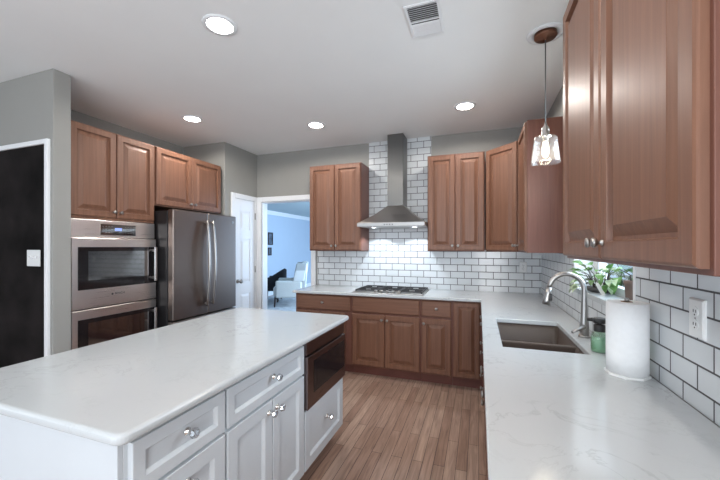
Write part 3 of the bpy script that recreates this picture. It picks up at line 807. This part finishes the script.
# gas cooktop
ck = thing('gas_cooktop', 'stainless gas cooktop with black cast iron grates', 'cooktop', ((CX0 + CX1) / 2, (CY0 + CY1) / 2, ZCT))
hw, hh = (CX1 - CX0) / 2, (CY1 - CY0) / 2
MB().box(-hw, hw, -hh, hh, 0.0, 0.010).build('tray', M['hood_steel'], ck, bevel=0.004)
BU = [(-0.25, 0.12, 0.045), (-0.25, -0.10, 0.035), (0, 0.06, 0.058), (0.25, 0.12, 0.035), (0.25, -0.10, 0.045)]
for bx, by, r in BU:
    bo = MB().lathe([(r + 0.012, 0.010), (r + 0.010, 0.013), (r, 0.014)], (bx, by, 0), 'z', 20).build('burner', M['nickel'], ck)
    MB().lathe([(r, 0.0145), (r, 0.018), (r * 0.85, 0.0195)], (bx, by, 0), 'z', 20).build('burner_cap', M['iron'], bo)
for gx0, gx1 in ((-0.372, -0.128), (-0.122, 0.122), (0.128, 0.372)):
    mb = MB(); t_ = 0.0055; gy0, gy1, gz = -0.165 if abs(gx0 + gx1) < 0.01 else -0.205, 0.235, 0.020
    for x in (gx0 + t_, gx1 - t_): mb.box(x - t_, x + t_, gy0, gy1, gz, gz + 0.012)
    for y_ in (gy0 + t_, gy1 - t_, (gy0 + gy1) / 2): mb.box(gx0 + 2 * t_, gx1 - 2 * t_, y_ - t_, y_ + t_, gz, gz + 0.012)
    mx_ = (gx0 + gx1) / 2
    for y_ in (gy0 + 0.10, gy1 - 0.10):
        mb.box(gx0 + 2 * t_, mx_ - 0.03, y_ - t_, y_ + t_, gz, gz + 0.014).box(mx_ + 0.03, gx1 - 2 * t_, y_ - t_, y_ + t_, gz, gz + 0.014)
    for x in (gx0, gx1 - 2 * t_):
        for y_ in (gy0, gy1 - 2 * t_): mb.box(x, x + 2 * t_, y_, y_ + 2 * t_, 0.0098, gz)
    mb.build('grate', M['iron'], ck)
for k in range(5):
    MB().lathe([(0.019, 0.010), (0.018, 0.030), (0.014, 0.034)], (-0.13 + k * 0.065, -0.215, 0), 'z', 18).build('control_knob', M['nickel'], ck)

# ------------------------------------------------------------------ sink, faucet, counter things
sk = thing('kitchen_sink', 'brown undermount double bowl sink in the right counter', 'sink', (SX0, SY0, ZCT - SL))
sx, sy, sd = SX1 - SX0, SY1 - SY0, 0.20
o_ = 0.006
def bowl(y0, y1, dep):
    mb = MB(); r = []
    x0, x1 = -o_, sx + o_
    P_ = lambda i, z: [(x, y_, z) for x, y_ in rrect(x0 + i, x1 - i, y0 + i, y1 - i, 0.035)]
    mb.rings([P_(0.0, -0.001), P_(0.004, -dep + 0.02), P_(0.02, -dep), P_(0.02, -dep - 0.004), P_(-0.006, -dep + 0.01), P_(-0.006, -0.001)], False, True, True)
    o = len(mb.v)
    ring = P_(0.02, -dep); n = len(ring); mb.v += ring; mb.f.append([o + i for i in range(n)]); mb.sm.append(False)
    return mb
yd = 0.240
bo = bowl(yd + 0.006, sy + o_, sd); bo.build('bowl', M['sink'], sk)
bo = bowl(-o_, yd - 0.006, sd); bo.build('bowl', M['sink'], sk)
MB().box(-o_ + 0.006, sx + o_ - 0.006, yd - 0.014, yd + 0.014, -0.05, 0.0).build('divider', M['sink'], sk, bevel=0.005)
for yy, nm in ((yd / 2, 0), ((yd + sy) / 2, 1)):
    MB().lathe([(0.045, -sd + 0.0005), (0.043, -sd + 0.003), (0.03, -sd + 0.001), (0.0, -sd + 0.001)], (sx / 2, yy, 0), 'z', 24, ends=False).build('drain', M['nickel'], sk)

fa = thing('faucet', 'brushed nickel gooseneck pull-down faucet behind the sink', 'faucet', (0.560, 2.207, ZCT))
pts = [(0, 0, 0.0), (0, 0, 0.05), (0, 0, 0.12), (0, 0, 0.20), (0, 0, 0.265)]
R = 0.087
for k in range(1, 15):
    a = PI * k / 14 * 0.97
    pts.append((-R + R * math.cos(a), 0, 0.265 + R * math.sin(a)))
rad = [0.024, 0.0235, 0.018, 0.0145, 0.0135] + [0.0135] * 14
MB().lathe([(0.030, 0), (0.030, 0.006), (0.026, 0.012)], seg=24).tube(pts, rad, 14).build('spout', M['nickel'], fa)
ex_ = pts[-1]
hp = MB().tube([(ex_[0], 0, ex_[2]), (ex_[0] - 0.006, 0, ex_[2] - 0.03), (ex_[0] - 0.014, 0, ex_[2] - 0.075), (ex_[0] - 0.019, 0, ex_[2] - 0.100)], [0.0145, 0.016, 0.0205, 0.021], 16).build('spray_head', M['nickel'], fa)
MB().box(ex_[0] - 0.004, ex_[0] + 0.012, -0.0215, -0.014, ex_[2] - 0.075, ex_[2] - 0.035).build('spray_button', M['black'], hp, bevel=0.003)
hn = MB().tube([(0, -0.012, 0.058), (-0.012, -0.034, 0.062), (-0.040, -0.060, 0.054), (-0.078, -0.085, 0.040)], [0.013, 0.012, 0.0095, 0.007], 12).build('lever_handle', M['nickel'], fa)

so = thing('soap_dispenser', 'green soap pump bottle with dark cap beside the faucet', 'soap bottle', (0.552, 1.925, ZCT))
MB().lathe([(0.034, 0.0), (0.036, 0.004), (0.036, 0.07), (0.033, 0.085), (0.022, 0.096), (0.020, 0.104)], seg=26).build('bottle', M['green_glass'], so)
MB().lathe([(0.032, 0.002), (0.034, 0.006), (0.034, 0.066), (0.005, 0.067)], seg=26).build('liquid_soap', M['soap'], so)
mb = MB().lathe([(0.024, 0.098), (0.025, 0.102), (0.025, 0.128), (0.022, 0.131), (0.008, 0.132), (0.010, 0.138), (0.027, 0.139), (0.028, 0.158), (0.024, 0.163)], seg=22)
mb.tube([(0, 0, 0.151), (-0.025, 0.012, 0.151), (-0.046, 0.020, 0.149)], [0.010, 0.010, 0.008], 10)
mb.build('pump', plain('dark_pump', (0.03, 0.028, 0.027), 0.4), so)

pt = thing('paper_towel_roll', 'white paper towel roll standing upright on the right counter', 'paper towels', (0.556, 1.618, ZCT))
MB().prism([(0.075 * math.cos(PI / 8 + k * PI / 4), 0.075 * math.sin(PI / 8 + k * PI / 4)) for k in range(8)], 0, 0.010).build('holder_base', M['plate'], pt, bevel=0.002)
mb = MB()
prof = [(0.020, 0.011), (0.067, 0.011), (0.0675, 0.10), (0.0675, 0.20), (0.067, 0.288), (0.020, 0.288)]
seg = 48; rl = []
for r, h_ in prof:
    rl.append([((r + (0.0022 * (k / seg) if r > 0.05 else 0)) * math.cos(2 * PI * k / seg), (r + (0.0022 * (k / seg) if r > 0.05 else 0)) * math.sin(2 * PI * k / seg), h_) for k in range(seg)])
mb.rings(rl, False, False, True)
ro = mb.build('paper_roll', M['paper'], pt)
for p_ in ro.data.polygons: p_.use_smooth = abs(p_.normal.z) < 0.5
sub(MB().lathe([(0.016, 0.0115), (0.0195, 0.0115), (0.0195, 0.290), (0.016, 0.290)], seg=24, ends=False).build('cardboard_core', M['card'], pt), 'brown cardboard core')
MB().lathe([(0.006, 0.010), (0.006, 0.292), (0.010, 0.296), (0.006, 0.303)], seg=14).build('holder_post', M['nickel'], pt)

def outlet(label, loc, rz):
    t = thing('wall_outlet', label, 'outlet', loc, rz, 'white wall outlets')
    pl = MB().panel(-0.038, 0.038, -0.060, 0.060, 0.009, [(0, 0.004), (0.005, 0)]).build('cover_plate', M['plate'], t)
    for dz in (-0.020, 0.020):
        r = MB().lathe([(0.0165, 0), (0.0165, -0.002)], (0, -0.009, dz), 'y', 20).build('receptacle', M['plate'], t)
        MB().box(-0.008, -0.005, -0.0115, -0.011, dz - 0.002, dz + 0.007).box(0.005, 0.008, -0.0115, -0.011, dz - 0.002, dz + 0.007).lathe([(0.0025, -0.011), (0.0025, -0.0115)], (0, 0, dz - 0.009), 'y', 10).build('slots', M['slot'], r)
    MB().lathe([(0.003, -0.009), (0.003, -0.0105)], (0, 0, 0), 'y', 10).build('screw', M['nickel'], t)
outlet('white outlet on the right wall tile, near the paper towels', (W - T, 1.330, 1.200), -PI / 2)
outlet('small white outlet on the back wall tile, right of the cooktop', (0.463, D - T, 1.195), 0)

# plants on the sill
pl = thing('pothos_plant', 'trailing variegated green plant in a low dark dish on the window sill', 'plant', (0.725, 2.520, WZ0))
MB().lathe([(0.045, 0), (0.075, 0.010), (0.085, 0.030), (0.081, 0.032), (0.070, 0.024)], seg=26).build('dish', M['dish'], pl)
MB().lathe([(0.070, 0.0235), (0.030, 0.028), (0.004, 0.029)], seg=20).build('soil', M['soil'], pl)
mg, mp_, ms = MB(), MB(), MB()
rs = random.Random(11)
for i in range(46):
    a = rs.uniform(0, 2 * PI); rr = rs.uniform(0.02, 0.055)
    L = rs.uniform(0.06, 0.15)
    base = Vector((math.cos(a) * 0.03, math.sin(a) * 0.03, 0.028))
    tip = Vector((max(-0.10, min(0.045, math.cos(a) * L * 0.75 - 0.02)), math.sin(a) * L * 1.5, rs.uniform(0.05, 0.165)))
    if i % 9 == 0: tip = Vector((-0.105, rs.uniform(-0.02, 0.20), rs.uniform(-0.01, 0.06)))
    mid = (base + tip) / 2 + Vector((0, 0, 0.03))
    ms.tube([base, mid, tip], [0.0022, 0.002, 0.0015], 6)
    d = (tip - mid).normalized(); d = Vector((d.x - 0.35, d.y, d.z - 0.35))
    leaf(mg if i % 3 else mp_, tip, d, Vector((-0.4, rs.uniform(-0.4, 0.1), 1)), rs.uniform(0.055, 0.085), rs.uniform(0.038, 0.055))
mg.build('green_leaves', M['leaf'], pl)
mp_.build('pale_leaves', M['leaf_pale'], pl)
ms.build('stems', M['stem'], pl)
wl = MB()
leaf(wl, (-0.005, -0.02, 0.085), (-0.15, -0.75, -0.42), (-0.6, -0.2, 0.8), 0.19, 0.040)
sub(wl.build('white_leaf', M['plate'], pl), 'long whitish leaf reaching to the sill')

p2 = thing('potted_stem_plant', 'slim brown clay pot with one bent stem on the window sill', 'plant', (0.705, 2.000, WZ0))
MB().lathe([(0.019, 0), (0.021, 0.004), (0.027, 0.100), (0.030, 0.102), (0.030, 0.120), (0.026, 0.120), (0.024, 0.105)], seg=24).build('pot', M['pot'], p2)
MB().lathe([(0.0245, 0.106), (0.004, 0.110)], seg=18).build('soil', M['soil'], p2)
mb = MB().tube([(0, 0, 0.105), (0.002, 0.012, 0.145), (0, 0.06, 0.155), (-0.005, 0.12, 0.165), (-0.01, 0.16, 0.200)], [0.003, 0.003, 0.0025, 0.0022, 0.0015], 8)
mb.build('stem', M['stem'], p2)
mb = MB()
leaf(mb, (0, 0.055, 0.155), (-0.5, -0.3, 0.35), (-0.5, -0.5, 1), 0.06, 0.042)
leaf(mb, (-0.01, 0.16, 0.2), (-0.3, 0.5, 0.4), (-0.5, -0.5, 1), 0.06, 0.042)
leaf(mb, (-0.004, 0.11, 0.163), (-0.5, 0.4, -0.3), (-0.5, -0.2, 1), 0.05, 0.036)
mb.build('leaves', M['leaf'], p2)

# ------------------------------------------------------------------ ceiling fittings
def can(label, x, y, power):
    t = thing('recessed_light', label, 'ceiling light', (x, y, ZC), 0, 'round recessed ceiling lights')
    MB().lathe([(0.074, -0.0005), (0.100, -0.0005), (0.098, -0.006), (0.079, -0.009), (0.074, -0.007)], seg=36, ends=False).build('trim_ring', M['trim'], t)
    MB().lathe([(0.0745, -0.004), (0.001, -0.004)], seg=32, smooth=False).build('diffuser', M['lamp'], t)
    d = bpy.data.lights.new('recessed_lamp', 'SPOT'); d.energy = power; d.color = (1.0, 0.955, 0.90); d.spot_size = math.radians(174); d.spot_blend = 0.22; d.shadow_soft_size = 0.07
    o = bpy.data.objects.new('recessed_lamp', d); C.objects.link(o); o.parent = t; o.location = (0, 0, -0.02)
can('large round recessed light over the island, nearest the camera', -1.463, 1.627, 27)
can('round recessed light in front of the refrigerator cabinet', -2.800, 2.720, 34)
can('round recessed light in front of the back left wall cabinet', -1.675, 3.310, 27)
can('round recessed light between the range hood and the pendant', -0.122, 3.330, 27)

can('round recessed light over the aisle beside the near right wall cabinet', -0.22, 0.72, 36)
vt = thing('ceiling_vent', 'white rectangular ceiling vent with dark louvers', 'vent', (-0.297, 1.985, ZC))
vx, vy = 0.098, 0.150
mb = MB()
f_ = 0.017
mb.box(-vx, vx, -vy, -vy + f_, -0.008, -0.0005).box(-vx, vx, vy - f_, vy, -0.008, -0.0005).box(-vx, -vx + f_, -vy + f_, vy - f_, -0.008, -0.0005).box(vx - f_, vx, -vy + f_, vy - f_, -0.008, -0.0005).box(-vx + f_, vx - f_, -0.004, 0.004, -0.008, -0.0005)
mb.build('frame', M['trim'], vt, bevel=0.002)
MB().box(-vx + f_, vx - f_, -vy + f_, vy - f_, -0.0015, -0.0005).build('duct', M['vent_dark'], vt)
for k in range(16):
    yy = -vy + f_ + 0.010 + k * (2 * vy - 2 * f_ - 0.016) / 15.5
    if abs(yy) < 0.010: continue
    lean = -0.007 if yy < 0 else 0.007
    mb = MB()
    mb.add([(-vx + f_, yy - 0.0008, -0.002), (vx - f_, yy - 0.0008, -0.002), (vx - f_, yy - 0.0008 + lean, -0.010), (-vx + f_, yy - 0.0008 + lean, -0.010),
            (-vx + f_, yy + 0.0008, -0.002), (vx - f_, yy + 0.0008, -0.002), (vx - f_, yy + 0.0008 + lean, -0.010), (-vx + f_, yy + 0.0008 + lean, -0.010)],
           [(0, 1, 2, 3), (7, 6, 5, 4), (0, 4, 5, 1), (1, 5, 6, 2), (2, 6, 7, 3), (3, 7, 4, 0)])
    mb.build('louver', M['trim'], vt)

pn = thing('pendant_light', 'clear glass pendant light on a grey cord over the sink', 'pendant light', (0.392, 2.364, ZC))
MB().lathe([(0.074, -0.0005), (0.107, -0.0005), (0.105, -0.008), (0.080, -0.012), (0.074, -0.008)], seg=36, ends=False).build('ceiling_ring', M['trim'], pn)
sub(MB().lathe([(0.064, -0.001), (0.064, -0.022), (0.060, -0.028), (0.012, -0.026), (0.008, -0.040), (0.004, -0.042)], seg=32).build('canopy', M['bronze'], pn), 'round bronze ceiling plate')
zt = -0.575
MB().tube([(0, 0, -0.03), (0, 0, zt)], 0.0035, 8).build('cord', M['cord'], pn)
MB().lathe([(0.005, zt + 0.02), (0.010, zt), (0.020, zt - 0.012), (0.023, zt - 0.03), (0.023, zt - 0.060), (0.034, zt - 0.064), (0.034, zt - 0.075), (0.018, zt - 0.078), (0.018, zt - 0.10)], seg=24).build('socket', M['chrome'], pn)
prof = [(0.036, -0.066), (0.056, -0.069), (0.065, -0.080), (0.069, -0.11), (0.075, -0.17), (0.082, -0.228), (0.084, -0.232), (0.080, -0.230), (0.073, -0.17), (0.067, -0.112), (0.063, -0.084), (0.054, -0.073), (0.036, -0.070)]
MB().lathe([(r, zt + h_) for r, h_ in prof], seg=36, ends=False).build('glass_shade', M['clear'], pn)
MB().lathe([(0.012, zt - 0.10), (0.016, zt - 0.115), (0.020, zt - 0.14), (0.020, zt - 0.17), (0.014, zt - 0.19), (0.003, zt - 0.197)], seg=20).build('bulb', M['bulb'], pn)
d = bpy.data.lights.new('pendant_lamp', 'POINT'); d.energy = 3; d.color = (1.0, 0.85, 0.65); d.shadow_soft_size = 0.035
o = bpy.data.objects.new('pendant_lamp', d); C.objects.link(o); o.parent = pn; o.location = (0, 0, zt - 0.225)

# ------------------------------------------------------------------ dining room furniture seen through the doorway
ac = thing('wingback_armchair', 'pale striped wingback armchair seen through the doorway', 'armchair', (-4.36, 7.20, 0.012), math.radians(-62))
MB().box(-0.33, 0.33, -0.36, 0.26, 0.24, 0.47).build('seat', M['linen'], ac, bevel=0.05, seg=4)
mb = MB().rings([[(-0.34, 0.22, 0.25), (0.34, 0.22, 0.25), (0.34, 0.38, 0.25), (-0.34, 0.38, 0.25)], [(-0.34, 0.24, 0.7), (0.34, 0.24, 0.7), (0.34, 0.42, 0.7), (-0.34, 0.42, 0.7)], [(-0.30, 0.30, 1.05), (0.30, 0.30, 1.05), (0.30, 0.46, 1.05), (-0.30, 0.46, 1.05)]], True, False)
mb.build('backrest', M['stripe'], ac, bevel=0.04, seg=3)
for s_ in (-1, 1):
    xa, xb_ = (0.32, 0.43) if s_ > 0 else (-0.43, -0.32)
    MB().box(xa, xb_, -0.30, 0.30, 0.22, 0.62).build('arm', M['linen'], ac, bevel=0.04, seg=3)
    MB().rings([[(xa, 0.10, 0.60), (xb_, 0.10, 0.60), (xb_, 0.36, 0.60), (xa, 0.36, 0.60)], [(xa - 0.02 * s_, 0.18, 1.02), (xb_ - 0.04 * s_, 0.18, 1.02), (xb_ - 0.04 * s_, 0.42, 1.02), (xa - 0.02 * s_, 0.42, 1.02)]], True, False).build('wing', M['stripe'], ac, bevel=0.02)
    for yy in (-0.30, 0.30):
        MB().tube([(0.34 * s_, yy, 0.25), (0.35 * s_, yy * 1.05, 0.12), (0.36 * s_, yy * 1.08, 0.0)], [0.03, 0.022, 0.016], 10).build('leg', M['dark_wood'], ac)
pw = tag(MB().box(-0.18, 0.18, -0.05, 0.05, -0.19, 0.19).build('throw_pillow', M['dark_fabric'], None, (-4.36 + 0.10, 7.20 + 0.16, 0.677), (math.radians(-14), 0, math.radians(-62)), bevel=0.04, seg=4), 'black throw pillow leaning in the striped armchair', 'pillow')

bc = thing('barrel_chair', 'black round-backed chair left of the striped armchair', 'chair', (-5.15, 7.65, 0.012), math.radians(-70))
mb = MB(); rl = []
for k in range(15):
    a = -0.15 * PI + 1.3 * PI * k / 14
    hgt = 0.62 + 0.22 * math.sin(max(0, min(PI, a))) 
    c, s_ = math.cos(a), math.sin(a)
    rl.append([(0.27 * c, 0.27 * s_, 0.28), (0.36 * c, 0.36 * s_, 0.28), (0.37 * c, 0.37 * s_, hgt - 0.03), (0.32 * c, 0.32 * s_, hgt), (0.27 * c, 0.27 * s_, hgt - 0.03)])
mb.rings(rl, True, True).build('backrest', M['dark_fabric'], bc)
MB().lathe([(0.26, 0.28), (0.268, 0.34), (0.268, 0.44), (0.24, 0.47), (0.02, 0.48)], seg=26).build('seat', M['dark_fabric'], bc)
for k in range(4):
    a = PI / 4 + k * PI / 2
    MB().tube([(0.24 * math.cos(a), 0.24 * math.sin(a), 0.29), (0.27 * math.cos(a), 0.27 * math.sin(a), 0)], [0.02, 0.014], 8).build('leg', M['dark_wood'], bc)
tag(MB().box(-5.55, -3.3, 6.3, 8.4, 0.0, 0.012).build('area_rug', M['rug'], bevel=0.004), 'pale rug under the armchairs beyond the doorway', 'rug')
for lab, z0, z1, y0, y1 in (('upper dark picture on the blue wall beyond the doorway', 1.475, 1.84, 8.30, 8.54), ('lower dark picture on the blue wall beyond the doorway', 1.17, 1.40, 8.30, 8.47)):
    pf = thing('picture_frame', lab, 'picture', (FX0, y0, z0), PI / 2, 'dark pictures on the blue wall')
    w_, h_ = y1 - y0, z1 - z0
    MB().box(0, w_, -0.02, 0, 0, 0.03).box(0, w_, -0.02, 0, h_ - 0.03, h_).box(0, 0.03, -0.02, 0, 0.03, h_ - 0.03).box(w_ - 0.03, w_, -0.02, 0, 0.03, h_ - 0.03).build('frame', M['dark_wood'], pf)
    MB().box(0.03, w_ - 0.03, -0.008, 0, 0.03, h_ - 0.03).build('print', M['photo'], pf)
